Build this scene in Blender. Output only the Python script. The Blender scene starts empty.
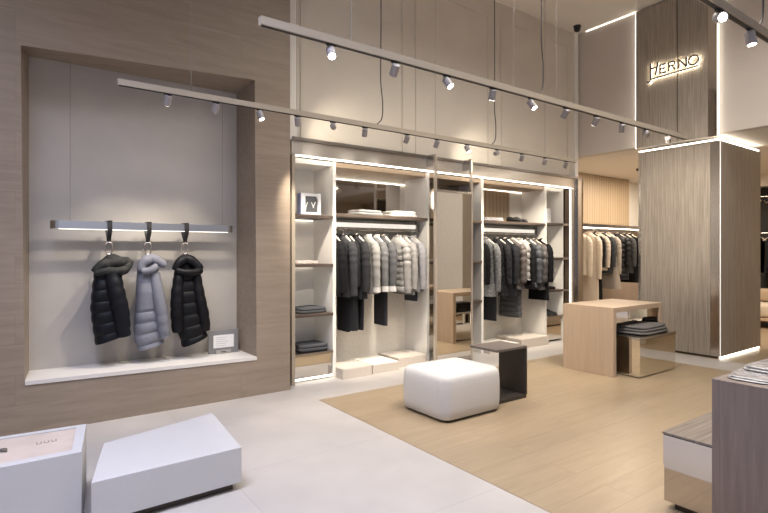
import bpy, bmesh, math, random
from mathutils import Vector, Matrix
random.seed(7)
sc = bpy.context.scene
COL = sc.collection
PI = math.pi

# ------------------------------------------------------------------ materials
def nmat(name):
    m = bpy.data.materials.new(name); m.use_nodes = True
    nt = m.node_tree
    b = nt.nodes['Principled BSDF']
    return m, nt, b

def plain(name, col, rough=0.6, metal=0.0, noise=0.0, nscale=40, bump=0.0, coat=0.0, spec=0.5):
    m, nt, b = nmat(name)
    b.inputs['Base Color'].default_value = (*col, 1)
    b.inputs['Roughness'].default_value = rough
    b.inputs['Metallic'].default_value = metal
    b.inputs['Specular IOR Level'].default_value = spec
    if coat: b.inputs['Coat Weight'].default_value = coat; b.inputs['Coat Roughness'].default_value = 0.15
    if noise or bump:
        tc = nt.nodes.new('ShaderNodeTexCoord')
        nz = nt.nodes.new('ShaderNodeTexNoise'); nz.inputs['Scale'].default_value = nscale
        nz.inputs['Detail'].default_value = 4
        nt.links.new(tc.outputs['Object'], nz.inputs['Vector'])
        if noise:
            mx = nt.nodes.new('ShaderNodeMix'); mx.data_type = 'RGBA'
            mx.inputs['A'].default_value = (*[c * (1 - noise) for c in col], 1)
            mx.inputs['B'].default_value = (*[min(1, c * (1 + noise)) for c in col], 1)
            rmp = nt.nodes.new('ShaderNodeMapRange')
            rmp.inputs['From Min'].default_value = 0.3; rmp.inputs['From Max'].default_value = 0.7
            nt.links.new(nz.outputs['Fac'], rmp.inputs['Value'])
            nt.links.new(rmp.outputs['Result'], mx.inputs['Factor'])
            nt.links.new(mx.outputs['Result'], b.inputs['Base Color'])
        if bump:
            bp = nt.nodes.new('ShaderNodeBump'); bp.inputs['Strength'].default_value = bump
            bp.inputs['Distance'].default_value = 0.01
            nt.links.new(nz.outputs['Fac'], bp.inputs['Height'])
            nt.links.new(bp.outputs['Normal'], b.inputs['Normal'])
    return m

def glow(name, col, strength):
    m, nt, b = nmat(name)
    b.inputs['Base Color'].default_value = (0.9, 0.9, 0.88, 1)
    b.inputs['Emission Color'].default_value = (*col, 1)
    b.inputs['Emission Strength'].default_value = strength
    return m

def wood(name, c1, c2, axes='xz', plank=(1.8, 0.19), seam=0.35, rough=0.45, stretch=14, grain=0.5, gap=0.0015, gscale=1.0, fine=0.25):
    """planks: axes[0] is the grain direction, axes[1] the width direction (object space)"""
    m, nt, b = nmat(name)
    tc = nt.nodes.new('ShaderNodeTexCoord')
    sp = nt.nodes.new('ShaderNodeSeparateXYZ'); nt.links.new(tc.outputs['Object'], sp.inputs[0])
    cb = nt.nodes.new('ShaderNodeCombineXYZ')
    nt.links.new(sp.outputs[axes[0].upper()], cb.inputs[0]); nt.links.new(sp.outputs[axes[1].upper()], cb.inputs[1])
    third = [a for a in 'xyz' if a not in axes][0]
    nt.links.new(sp.outputs[third.upper()], cb.inputs[2])
    br = nt.nodes.new('ShaderNodeTexBrick')
    br.inputs['Scale'].default_value = 1.0
    br.inputs['Brick Width'].default_value = plank[0]; br.inputs['Row Height'].default_value = plank[1]
    br.inputs['Mortar Size'].default_value = gap; br.inputs['Mortar Smooth'].default_value = 0.1
    br.inputs['Color1'].default_value = (0.25, 0.25, 0.25, 1); br.inputs['Color2'].default_value = (0.75, 0.75, 0.75, 1)
    br.inputs['Mortar'].default_value = (0.0, 0, 0, 1); br.offset = 0.43
    flat = nt.nodes.new('ShaderNodeVectorMath'); flat.operation = 'MULTIPLY'; flat.inputs[1].default_value = (1, 1, 0)
    nt.links.new(cb.outputs[0], flat.inputs[0]); nt.links.new(flat.outputs[0], br.inputs['Vector'])
    # grain: noise stretched along the first axis, shifted per plank
    mp = nt.nodes.new('ShaderNodeVectorMath'); mp.operation = 'MULTIPLY'; mp.inputs[1].default_value = (1.0 * gscale, stretch * gscale, stretch * gscale)
    nt.links.new(cb.outputs[0], mp.inputs[0])
    ad = nt.nodes.new('ShaderNodeVectorMath'); ad.operation = 'ADD'
    sc_ = nt.nodes.new('ShaderNodeVectorMath'); sc_.operation = 'SCALE'; sc_.inputs['Scale'].default_value = 17.0
    nt.links.new(br.outputs['Color'], sc_.inputs[0])
    nt.links.new(mp.outputs[0], ad.inputs[0]); nt.links.new(sc_.outputs[0], ad.inputs[1])
    nz = nt.nodes.new('ShaderNodeTexNoise'); nz.inputs['Scale'].default_value = 2.2; nz.inputs['Detail'].default_value = 6
    nz.inputs['Roughness'].default_value = 0.6; nz.inputs['Distortion'].default_value = 0.6
    nt.links.new(ad.outputs[0], nz.inputs['Vector'])
    # mix plank tone and grain
    m1 = nt.nodes.new('ShaderNodeMath'); m1.operation = 'MULTIPLY'; m1.inputs[1].default_value = seam
    sx = nt.nodes.new('ShaderNodeSeparateColor'); nt.links.new(br.outputs['Color'], sx.inputs[0])
    nt.links.new(sx.outputs[0], m1.inputs[0])
    m2 = nt.nodes.new('ShaderNodeMapRange')
    m2.inputs['From Min'].default_value = 0.3; m2.inputs['From Max'].default_value = 0.7
    m2.inputs['To Min'].default_value = 0.0; m2.inputs['To Max'].default_value = grain
    nt.links.new(nz.outputs['Fac'], m2.inputs['Value'])
    m3 = nt.nodes.new('ShaderNodeMath'); m3.operation = 'ADD'; m3.use_clamp = True
    nt.links.new(m1.outputs[0], m3.inputs[0]); nt.links.new(m2.outputs['Result'], m3.inputs[1])
    mx = nt.nodes.new('ShaderNodeMix'); mx.data_type = 'RGBA'
    mx.inputs['A'].default_value = (*c1, 1); mx.inputs['B'].default_value = (*c2, 1)
    nt.links.new(m3.outputs[0], mx.inputs['Factor'])
    mr = nt.nodes.new('ShaderNodeMix'); mr.data_type = 'RGBA'; mr.blend_type = 'MULTIPLY'
    mr.inputs['B'].default_value = (0.62, 0.58, 0.55, 1)
    nt.links.new(br.outputs['Fac'], mr.inputs['Factor']); nt.links.new(mx.outputs['Result'], mr.inputs['A'])
    nt.links.new(mr.outputs['Result'], b.inputs['Base Color'])
    b.inputs['Roughness'].default_value = rough
    bp = nt.nodes.new('ShaderNodeBump'); bp.inputs['Strength'].default_value = fine; bp.inputs['Distance'].default_value = 0.002
    nt.links.new(nz.outputs['Fac'], bp.inputs['Height']); nt.links.new(bp.outputs['Normal'], b.inputs['Normal'])
    return m

def tile_mat():
    m, nt, b = nmat('stone_tile')
    tc = nt.nodes.new('ShaderNodeTexCoord')
    mp = nt.nodes.new('ShaderNodeMapping'); mp.inputs['Location'].default_value = (0.18, -2.17 + 1.13 * 4, 0)
    nt.links.new(tc.outputs['Object'], mp.inputs[0])
    br = nt.nodes.new('ShaderNodeTexBrick'); br.inputs['Scale'].default_value = 1
    br.inputs['Brick Width'].default_value = 2.6; br.inputs['Row Height'].default_value = 1.13
    br.inputs['Mortar Size'].default_value = 0.0025; br.inputs['Mortar Smooth'].default_value = 0.2
    br.inputs['Color1'].default_value = (0.46, 0.43, 0.405, 1); br.inputs['Color2'].default_value = (0.48, 0.45, 0.425, 1)
    br.inputs['Mortar'].default_value = (0.37, 0.345, 0.325, 1)
    nt.links.new(mp.outputs[0], br.inputs['Vector'])
    nz = nt.nodes.new('ShaderNodeTexNoise'); nz.inputs['Scale'].default_value = 3.0; nz.inputs['Detail'].default_value = 8
    nt.links.new(tc.outputs['Object'], nz.inputs['Vector'])
    mr = nt.nodes.new('ShaderNodeMapRange'); mr.inputs['To Min'].default_value = 0.94; mr.inputs['To Max'].default_value = 1.06
    mr.inputs['From Min'].default_value = 0.3; mr.inputs['From Max'].default_value = 0.7
    nt.links.new(nz.outputs['Fac'], mr.inputs['Value'])
    mu = nt.nodes.new('ShaderNodeVectorMath'); mu.operation = 'SCALE'
    nt.links.new(br.outputs['Color'], mu.inputs[0]); nt.links.new(mr.outputs['Result'], mu.inputs['Scale'])
    nt.links.new(mu.outputs[0], b.inputs['Base Color'])
    b.inputs['Roughness'].default_value = 0.42
    return m

M = {}
M['wall_wood'] = wood('greyed_oak_cladding', (0.245, 0.192, 0.143), (0.41, 0.33, 0.255), 'xz', (3.2, 0.24), 0.2, 0.5, 9, 0.42, 0.0008)
M['col_wood'] = wood('grey_ribbed_veneer', (0.225, 0.19, 0.155), (0.44, 0.385, 0.325), 'zy', (9.0, 0.56), 0.05, 0.45, 40, 0.95, 0.002, 0.9)
M['col_wood_side'] = wood('grey_ribbed_veneer_side', (0.225, 0.19, 0.155), (0.44, 0.385, 0.325), 'zx', (9.0, 0.7), 0.05, 0.45, 40, 0.95, 0.002, 0.9)
M['oak_floor'] = wood('pale_oak_boards', (0.295, 0.222, 0.142), (0.41, 0.318, 0.212), 'xy', (1.9, 0.2), 0.45, 0.33, 10, 0.45, 0.0012)
M['oak'] = wood('pale_oak', (0.45, 0.335, 0.235), (0.59, 0.465, 0.35), 'zy', (9.0, 0.21), 0.25, 0.42, 14, 0.5, 0.0006)
M['oak_top'] = wood('pale_oak_top', (0.45, 0.335, 0.235), (0.59, 0.465, 0.35), 'xy', (9.0, 0.21), 0.25, 0.42, 14, 0.5, 0.0006)
M['oak_dark'] = wood('smoked_oak', (0.165, 0.128, 0.113), (0.245, 0.195, 0.172), 'zy', (9.0, 0.5), 0.1, 0.45, 16, 0.8, 0.0005)
M['slat_wood'] = wood('slatted_oak_panel', (0.32, 0.235, 0.145), (0.45, 0.345, 0.23), 'zx', (9.0, 0.085), 0.4, 0.5, 14, 0.4, 0.008)
M['soffit_wood'] = wood('oak_soffit', (0.36, 0.265, 0.18), (0.47, 0.36, 0.26), 'xy', (9, 0.3), 0.2, 0.5, 10, 0.5)
M['zebra_wood'] = wood('striped_grey_wood', (0.09, 0.073, 0.06), (0.27, 0.23, 0.195), 'xy', (9, 9), 0.0, 0.35, 24, 1.0, 0.0004)
M['tile'] = tile_mat()
M['plaster'] = plain('beige_plaster', (0.67, 0.612, 0.525), 0.75, noise=0.03, nscale=3)
M['niche'] = plain('grey_limewash', (0.47, 0.44, 0.40), 0.8, noise=0.07, nscale=2.5)
M['ceiling'] = plain('ceiling_paint', (0.84, 0.79, 0.72), 0.85)
M['ceiling_low'] = plain('low_ceiling_paint', (0.78, 0.73, 0.66), 0.85)
M['bulk'] = plain('bulkhead_paint', (0.62, 0.56, 0.50), 0.75, noise=0.02, nscale=2)
M['cream'] = plain('cream_lacquer', (0.82, 0.79, 0.735), 0.45)
M['linen'] = plain('cream_linen_panel', (0.73, 0.69, 0.615), 0.8, noise=0.05, nscale=25)
M['sill'] = plain('white_sill', (0.70, 0.67, 0.63), 0.5)
M['plinthw'] = plain('white_plinth_paint', (0.57, 0.56, 0.56), 0.55, noise=0.015, nscale=6)
M['plinth_c'] = plain('cream_plinth_paint', (0.56, 0.50, 0.44), 0.6)
M['steel'] = plain('brushed_steel', (0.60, 0.56, 0.52), 0.22, 1.0)
M['steel_d'] = plain('dark_steel', (0.35, 0.32, 0.30), 0.3, 1.0)
M['mirror'] = plain('mirror_glass', (0.80, 0.77, 0.72), 0.012, 1.0)
M['dark_lacquer'] = plain('dark_brown_lacquer', (.035, .028, .025), .45)
M['champ'] = plain('champagne_metal', (.62, .55, .47), .35, .6)
M['led_dim'] = glow('led_dim', (1.0, 0.92, 0.80), 1.0)
M['mirror_d'] = plain('smoked_mirror', (0.55, 0.51, 0.47), 0.05, 1.0)
M['bronze'] = plain('dark_bronze', (0.075, 0.058, 0.048), 0.4, 0.4)
M['shelf'] = plain('dark_shelf_veneer', (0.075, 0.056, 0.045), 0.4, noise=0.1, nscale=8)
M['rail'] = plain('champagne_rail_paint', (0.40, 0.345, 0.275), 0.5)
M['black'] = plain('black_plastic', (0.02, 0.02, 0.022), 0.5)
M['spot'] = plain('grey_lamp_paint', (0.33, 0.31, 0.31), 0.45)
M['cable'] = plain('dark_cable', (0.05, 0.045, 0.04), 0.6)
M['wire'] = plain('steel_cable', (0.28, 0.25, 0.23), 0.5)
M['bouquet'] = plain('white_boucle', (0.61, 0.595, 0.575), 0.95, noise=0.03, nscale=120, bump=0.35)
M['hanger'] = plain('pale_hanger_wood', (0.72, 0.62, 0.50), 0.5)
M['leather'] = plain('black_leather', (0.025, 0.024, 0.024), 0.45)
M['led'] = glow('led_white', (1.0, 0.92, 0.80), 6)
M['led_soft'] = glow('led_soft', (1.0, 0.92, 0.80), 3)
M['led_bar'] = glow('led_bar', (1.0, 0.92, 0.80), .6)
M['led_sign'] = glow('sign_led', (1.0, 0.88, 0.68), 10)
M['lens'] = glow('lamp_lens', (1.0, 0.9, 0.78), 25)
M['paper'] = plain('white_card', (0.80, 0.80, 0.80), 0.6)
M['paper_blue'] = plain('blue_card', (0.20, 0.22, 0.36), 0.6)
M['slate'] = plain('slate_print', (0.10, 0.105, 0.11), 0.6)
M['acrylic'] = plain('grey_acrylic', (0.22, 0.22, 0.225), 0.35)
M['ink'] = plain('grey_ink', (0.42, 0.42, 0.43), 0.7)
M['sofa'] = plain('cream_upholstery', (0.60, 0.53, 0.44), 0.9, noise=0.03, nscale=90)
M['film'] = plain('clear_film_over_grey_knit', (0.33, 0.32, 0.32), 0.22, noise=0.35, nscale=28, bump=0.6, coat=0.6)
M['shoe'] = plain('black_shoe_leather', (0.018, 0.017, 0.017), 0.35)

_fab = {}
def fabric(col, noise=0.12, scale=60, shiny=False):
    k = (col, noise, scale, shiny)
    if k not in _fab:
        nm = 'nylon' if shiny else 'cloth'
        _fab[k] = plain(nm, col, 0.5 if shiny else 0.9, noise=noise, nscale=scale, bump=0.15, spec=0.22 if shiny else 0.12)
    return _fab[k]

# ------------------------------------------------------------------ geometry helpers
def box(bm, x0, x1, y0, y1, z0, z1, bevel=0.0, seg=2):
    r = bmesh.ops.create_cube(bm, size=1.0)
    vs = r['verts']
    for v in vs:
        v.co = Vector((x0 + (v.co.x + .5) * (x1 - x0), y0 + (v.co.y + .5) * (y1 - y0), z0 + (v.co.z + .5) * (z1 - z0)))
    if bevel:
        es = list({e for v in vs for e in v.link_edges})
        bmesh.ops.bevel(bm, geom=es, offset=bevel, segments=seg, profile=0.5, affect='EDGES')
    return bm

def loft(bm, rings, cap0=True, cap1=True, closed=True):
    L = []
    for r in rings: L.append([bm.verts.new(p) for p in r])
    n = len(L[0])
    for a, b in zip(L[:-1], L[1:]):
        for i in range(n if closed else n - 1):
            j = (i + 1) % n
            bm.faces.new((a[i], a[j], b[j], b[i]))
    if cap0: bm.faces.new(list(reversed(L[0])))
    if cap1: bm.faces.new(L[-1])
    return bm

def tube(bm, pts, rad, seg=8, cap=True, flat=1.0, flat_axis=None):
    pts = [Vector(p) for p in pts]
    if not hasattr(rad, '__len__'): rad = [rad] * len(pts)
    rings = []
    up = None
    for i, p in enumerate(pts):
        if i == 0: t = pts[1] - p
        elif i == len(pts) - 1: t = p - pts[i - 1]
        else: t = (pts[i + 1] - p).normalized() + (p - pts[i - 1]).normalized()
        t.normalize()
        if up is None:
            a = Vector((0, 0, 1)) if abs(t.z) < 0.9 else Vector((1, 0, 0))
            up = t.cross(a).normalized()
        up = (up - t * up.dot(t)).normalized()
        w = t.cross(up)
        ring = []
        for k in range(seg):
            an = 2 * PI * k / seg
            off = (up * math.cos(an) + w * math.sin(an)) * rad[i]
            if flat_axis is not None: off[flat_axis] *= flat
            ring.append(p + off)
        rings.append(ring)
    loft(bm, rings, cap, cap)
    return bm

def smooth_path(pts, n=6, closed=False):
    pts = [Vector(p) for p in pts]; out = []
    N = len(pts)
    for i in range(N - 1):
        p0 = pts[max(i - 1, 0)]; p1 = pts[i]; p2 = pts[i + 1]; p3 = pts[min(i + 2, N - 1)]
        for k in range(n):
            t = k / n
            out.append(0.5 * ((2 * p1) + (-p0 + p2) * t + (2 * p0 - 5 * p1 + 4 * p2 - p3) * t * t + (-p0 + 3 * p1 - 3 * p2 + p3) * t ** 3))
    out.append(pts[-1]); return out

def lerp_list(a, n):
    out = []
    for i in range(len(a) - 1):
        for k in range(n): out.append(a[i] + (a[i + 1] - a[i]) * k / n)
    out.append(a[-1]); return out

def disc(bm, c, r, nrm, seg=16):
    c = Vector(c); nrm = Vector(nrm).normalized()
    a = nrm.cross(Vector((0, 0, 1)) if abs(nrm.z) < .9 else Vector((1, 0, 0))).normalized(); b = nrm.cross(a)
    bm.faces.new([bm.verts.new(c + (a * math.cos(2 * PI * k / seg) + b * math.sin(2 * PI * k / seg)) * r) for k in range(seg)])

def prism(bm, poly, z0, z1, bevel=0.0):
    lo = [bm.verts.new((x, y, z0)) for x, y in poly]; hi = [bm.verts.new((x, y, z1)) for x, y in poly]
    n = len(poly); fs = []
    for i in range(n):
        j = (i + 1) % n; fs.append(bm.faces.new((lo[i], lo[j], hi[j], hi[i])))
    bm.faces.new(list(reversed(lo))); bm.faces.new(hi)
    bmesh.ops.recalc_face_normals(bm, faces=bm.faces[:])
    if bevel: bmesh.ops.bevel(bm, geom=bm.edges[:], offset=bevel, segments=2, profile=.5, affect='EDGES')

def BM(): return bmesh.new()

def obj(name, bm, mat, parent=None, smooth=False, loc=None, rot=None, sub=0):
    bmesh.ops.recalc_face_normals(bm, faces=bm.faces[:])
    me = bpy.data.meshes.new(name); bm.to_mesh(me); bm.free()
    me.materials.append(mat)
    if smooth:
        for p in me.polygons: p.use_smooth = True
    o = bpy.data.objects.new(name, me); COL.objects.link(o)
    if parent: o.parent = parent
    if loc: o.location = loc
    if rot: o.rotation_euler = rot
    if sub:
        s = o.modifiers.new('subdivision', 'SUBSURF'); s.levels = sub; s.render_levels = sub
    if smooth and not sub:
        try:
            me.set_sharp_from_angle(angle=math.radians(40))
        except Exception: pass
    return o

def tag(o, label, cat, group=None):
    o['label'] = label; o['category'] = cat
    if group: o['group'] = group
    return o

def thing(name, label, cat, loc=(0, 0, 0), rotz=0, group=None):
    o = bpy.data.objects.new(name, None); COL.objects.link(o)
    o.location = loc; o.rotation_euler = (0, 0, rotz); o.empty_display_size = 0.1
    return tag(o, label, cat, group)

def bx(name, mat, parent, x0, x1, y0, y1, z0, z1, bevel=0.0, label=None, smooth=False):
    o = obj(name, box(BM(), x0, x1, y0, y1, z0, z1, bevel), mat, parent, smooth)
    if label: o['label'] = label
    return o

def struct(name, bm, mat):
    o = obj(name, bm, mat); o['kind'] = 'structure'; return o

def sbox(name, mat, x0, x1, y0, y1, z0, z1, bevel=0.0):
    return struct(name, box(BM(), x0, x1, y0, y1, z0, z1, bevel), mat)

# ------------------------------------------------------------------ room shell
ZC = 5.12          # high ceiling
ZB = 3.05          # low ceiling / bulkhead underside
XB = 7.72          # bulkhead plane
# floors: stone, with the oak field let into it
sbox('floor', M['tile'], -2.6, 7.06, -3.1, 7.0, -0.1, 0.0)
f2 = BM()
box(f2, 7.06, 7.70, -3.1, 7.0, -0.1, 0.0)
struct('floor_strip', f2, M['tile'])
sbox('floor_far', M['oak_floor'], 7.70, 13.6, -3.1, 7.0, -0.1, 0.0)
sbox('floor_wood', M['oak_floor'], 2.42, 7.06, -3.1, 4.47, 0.0, 0.003)

# left wall: oak cladding with a splayed display recess
def clad_wall():
    bm = BM()
    Y, YB = 4.98, 5.42
    x0, x1 = -2.6, 2.352
    f = [(0.062, Y, 0.40), (1.985, Y, 0.36), (1.965, Y, 3.185), (0.036, Y, 3.085)]
    b = [(0.10, YB, 0.40), (1.925, YB, 0.36), (1.925, YB, 3.14), (0.10, YB, 3.14)]
    o = [(x0, Y, 0), (x1, Y, 0), (x1, Y, ZC), (x0, Y, ZC)]
    F = [bm.verts.new(p) for p in f]; B = [bm.verts.new(p) for p in b]; O = [bm.verts.new(p) for p in o]
    K = [bm.verts.new((p[0], 5.70, p[2])) for p in o]
    for i in range(4):
        j = (i + 1) % 4
        bm.faces.new((O[i], O[j], F[j], F[i])); bm.faces.new((F[i], F[j], B[j], B[i])); bm.faces.new((O[j], O[i], K[i], K[j]))
    bm.faces.new(K)
    return bm
struct('wall_left', clad_wall(), M['wall_wood'])
sbox('wall_niche', M['niche'], 0.0, 2.05, 5.40, 5.46, 0.36, 3.25)
sl = BM()
vsl = [(0.064, 4.972, .425), (1.985, 4.972, .392), (1.935, 5.41, .415), (0.08, 5.41, .425)]
loft(sl, [[(x, y, z - .032) for x, y, z in vsl], vsl])
struct('trim_1', sl, M['sill'])

# upper wall above the wardrobe, with panel mouldings
sbox('wall_back', M['plaster'], 2.375, 7.74, 5.17, 5.70, 2.52, ZC)
def moulding(x0, x1, z0, z1):
    bm = BM(); w = 0.02; t = 0.016
    for a in ((x0, x1, z0, z0 + w), (x0, x1, z1 - w, z1), (x0, x0 + w, z0 + w, z1 - w), (x1 - w, x1, z0 + w, z1 - w)):
        box(bm, a[0], a[1], 5.17 - t, 5.17, a[2], a[3], 0.004, 1)
    return bm
for i, (a, b) in enumerate(((2.56, 4.0), (4.2, 5.56), (5.82, 7.45))):
    struct('trim_%d' % (i + 2), moulding(a, b, 2.58, 4.87), M['plaster'])
sbox('trim_5', M['cream'], 2.42, 2.50, 5.12, 5.17, 2.67, ZC)
sbox('trim_6', M['cream'], 7.60, 7.69, 5.13, 5.17, 2.67, ZC)
# ceilings
sbox('ceiling', M['ceiling'], -2.6, XB + .15, -3.1, 5.7, ZC, ZC + .1)
sbox('ceiling_low', M['ceiling_low'], XB + .15, 13.7, -3.1, 7.0, ZB, ZB + .12)
# bulkhead over the openings to the rear rooms
sbox('wall_right', M['bulk'], XB, XB + .15, -3.1, 5.17, ZB, ZC)
# rear room walls
sbox('wall_rear', M['linen'], 7.75, 12.6, 6.32, 6.42, 0, ZB)
sbox('wall_rear_left', M['plaster'], 7.62, 7.75, 5.18, 6.42, 0, ZB)
sbox('wall_far', M['bulk'], 12.5, 12.62, -3.1, 7.0, 2.80, ZB)
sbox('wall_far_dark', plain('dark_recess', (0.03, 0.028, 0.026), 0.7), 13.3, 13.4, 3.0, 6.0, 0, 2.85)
sbox('wall_far_left', M['bulk'], 12.5, 12.62, 4.9, 6.42, 0, 2.80)
sbox('wall_far_right', M['bulk'], 12.5, 12.62, -3.1, 3.1, 0, 2.80)
# shop front behind the camera: piers with the glazed openings between them
wf = BM()
for a_ in ((-3.1, -2.2, 0, ZC), (4.4, 5.7, 0, ZC), (-2.2, 4.4, 0, .25), (-2.2, 4.4, 4.4, ZC), (1.05, 1.15, .25, 4.4)): box(wf, -2.7, -2.6, *a_)
struct('wall_front_left', wf, M['plaster'])
wf = BM(); box(wf, -2.7, -2.1, -3.2, -3.1, 0, ZC); box(wf, 6.2, 13.7, -3.2, -3.1, 0, ZC); box(wf, -2.1, 6.2, -3.2, -3.1, 4.2, ZC)
struct('wall_front', wf, M['plaster'])
sbox('wall_far_right_end', M['plaster'], 13.6, 13.7, -3.1, 7.0, 0, ZB)

sbox('wall_right_pier', M['linen'], XB + .03, XB + .4, 1.0, 1.95, 0, ZB)
sbox('wall_right_panel', M['slat_wood'], 9.4, 9.5, -3.1, 2.7, 0, ZB)
# ------------------------------------------------------------------ column
c = thing('column', 'square column clad in grey striped wood between the openings', 'column', (XB + .03, 3.56, 0))
def at(p, parent): return tuple(Vector(p) - parent.location)
def pbox(name, mat, parent, x0, x1, y0, y1, z0, z1, bevel=0.0, label=None, smooth=False):
    l = parent.location
    return bx(name, mat, parent, x0 - l.x, x1 - l.x, y0 - l.y, y1 - l.y, z0 - l.z, z1 - l.z, bevel, label, smooth)
XC = 7.75
pbox('core', M['col_wood_side'], c, XC + .012, 9.15, 3.01, 4.13, 0.03, 2.96)
pbox('front_panel', M['col_wood'], c, XC, XC + .012, 3.135, 4.10, 0.03, 2.96)
pbox('mirror_strip', M['steel'], c, XC - .002, XC + .012, 3.02, 3.13, 0.03, 2.96, 0, 'polished metal corner strip')
pbox('mirror_strip', M['steel'], c, XC - .002, XC + .012, 4.10, 4.135, 0.03, 2.96, 0, 'narrow steel edge strip')
pbox('edge_light', M['led_bar'], c, XC + .002, XC + .010, 3.009, 3.0165, 0.03, 2.96, 0, 'glowing vertical corner line')
pbox('top_light', M['led'], c, XC + .0, XC + .02, 3.01, 4.13, 2.972, 2.988, 0, 'glowing line across the front')
pbox('top_light', M['led'], c, XC + .02, 9.15, 3.03, 3.06, 2.972, 2.995, 0, 'glowing line on the side')
pbox('base_light', M['led'], c, XC + .03, 9.13, 3.02, 3.035, 0.010, 0.028, 0, 'glowing line at the foot')
pbox('plinth', M['bronze'], c, XC + .03, 9.1, 3.05, 4.1, 0.0, 0.03)
u = thing('feature_cladding', 'tall dark grey wood panel above the column carrying the lit sign', 'cladding', (XC, 3.56, 3.0))
pbox('panel', M['col_wood'], u, XB - .05, XB - .01, 3.54, 4.13, 3.02, ZC - .03)
pbox('panel', M['col_wood'], u, XB - .05, XB - .01, 3.13, 3.525, 3.02, ZC - .03)
pbox('mirror_strip', M['mirror_d'], u, XB - .052, XB - .01, 3.02, 3.128, 3.02, ZC - .03, 0, 'dark polished strip at the right edge')
pbox('edge_light', M['led_soft'], u, XB - .045, XB - .018, 3.008, 3.016, 3.02, ZC - .03, 0, 'glowing right edge')
pbox('edge_light', M['led_soft'], u, XB - .045, XB - .018, 4.133, 4.141, 3.02, ZC - .03, 0, 'glowing left edge')
# cove line where the bulkhead meets the ceiling
cv = BM(); box(cv, XB - .012, XB - .004, 4.16, 5.0, ZC - .012, ZC - .006); tag(obj('cove_light', cv, M['led_soft']), 'thin light line along the top of the bulkhead beside the sign', 'light strip')

# ------------------------------------------------------------------ lit sign HERNO
s = thing('wall_sign', 'backlit slanting sign letters HERNO on the grey wood panel', 'sign', (XB - .05, 3.95, 3.9))
def bar2(bm, u0, z0, u1, z1, w, x0, x1):
    d = Vector((u1 - u0, z1 - z0)); n = Vector((-d.y, d.x)).normalized() * w / 2
    q = [(u0 + n.x, z0 + n.y), (u0 - n.x, z0 - n.y), (u1 - n.x, z1 - n.y), (u1 + n.x, z1 + n.y)]
    loft(bm, [[(x0, -a, b) for a, b in q], [(x1, -a, b) for a, b in q]])
LET = {
    'letter_h': [(.062, .335, .062, .085), (.062, .25, .15, .25), (.170, .315, .135, .142), (.062, .085, .04, .055), (.04, .055, .004, .075)],
    'letter_e': [(.20, .275, .20, .142), (.20, .268, .285, .268), (.20, .207, .272, .207), (.20, .148, .288, .148)],
    'letter_r': [(.325, .275, .325, .140), (.325, .268, .395, .268), (.395, .268, .412, .24), (.412, .24, .395, .212), (.395, .212, .325, .212), (.365, .212, .418, .140)],
    'letter_n': [(.462, .275, .462, .140), (.462, .270, .56, .145), (.56, .275, .56, .140)],
    'letter_o': [(.655 + .065 * math.cos(a) , .205 + .064 * math.sin(a), .655 + .065 * math.cos(a + PI / 9), .205 + .064 * math.sin(a + PI / 9)) for a in [k * PI / 9 for k in range(18)]],
    'underline': [(.07, .098, .72, .112)],
}
for nm, st in LET.items():
    w = 0.021 if nm != 'underline' else 0.018
    f_, g_ = BM(), BM()
    for (a, b, c_, d) in st:
        bar2(f_, a, b, c_, d, w, -.050, -.034); bar2(g_, a, b, c_, d, w * .9, -.033, -.028)
    o = obj(nm, f_, M['bronze'], s)
    obj('backlight', g_, M['led_sign'], o)

# ------------------------------------------------------------------ display recess: bar, straps, jackets
h = thing('display_bar', 'flat steel hanging bar with a lit underside across the wall recess', 'hanging bar', (1.02, 5.2, 1.65))
def stadium(x0, x1, y0, y1, z0, z1, t):
    bm = BM(); r = (y1 - y0) / 2; cy = (y0 + y1) / 2
    def outline(rr):
        pts = []
        for k in range(9): a = -PI / 2 + PI * k / 8; pts.append((x1 - r + rr * math.cos(a), cy + rr * math.sin(a)))
        for k in range(9): a = PI / 2 + PI * k / 8; pts.append((x0 + r + rr * math.cos(a), cy + rr * math.sin(a)))
        return pts
    o, i = outline(r), outline(r - t)
    loft(bm, [[(x, y, z0) for x, y in o], [(x, y, z1) for x, y in o], [(x, y, z1) for x, y in i], [(x, y, z0) for x, y in i], [(x, y, z0) for x, y in o]], False, False)
    bmesh.ops.remove_doubles(bm, verts=bm.verts[:], dist=1e-5)
    return bm
obj('bar', stadium(-.78, .79, -.06, .06, 0.0, .068, .008), plain('satin_steel', (.60, .59, .58), .30, 1.0), h)
bx('light_strip', M['led_soft'], h, -.72, .73, -.050, -.040, -.004, -.001)
tube_ = BM(); tube(tube_, [(-.63, 0.03, .06), (-.63, 0.03, 1.49)], .0025, 6); obj('cable', tube_, M['wire'], h)
tube_ = BM(); tube(tube_, [(.70, 0.03, .06), (.70, 0.03, 1.49)], .0025, 6); obj('cable', tube_, M['wire'], h)

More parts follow.
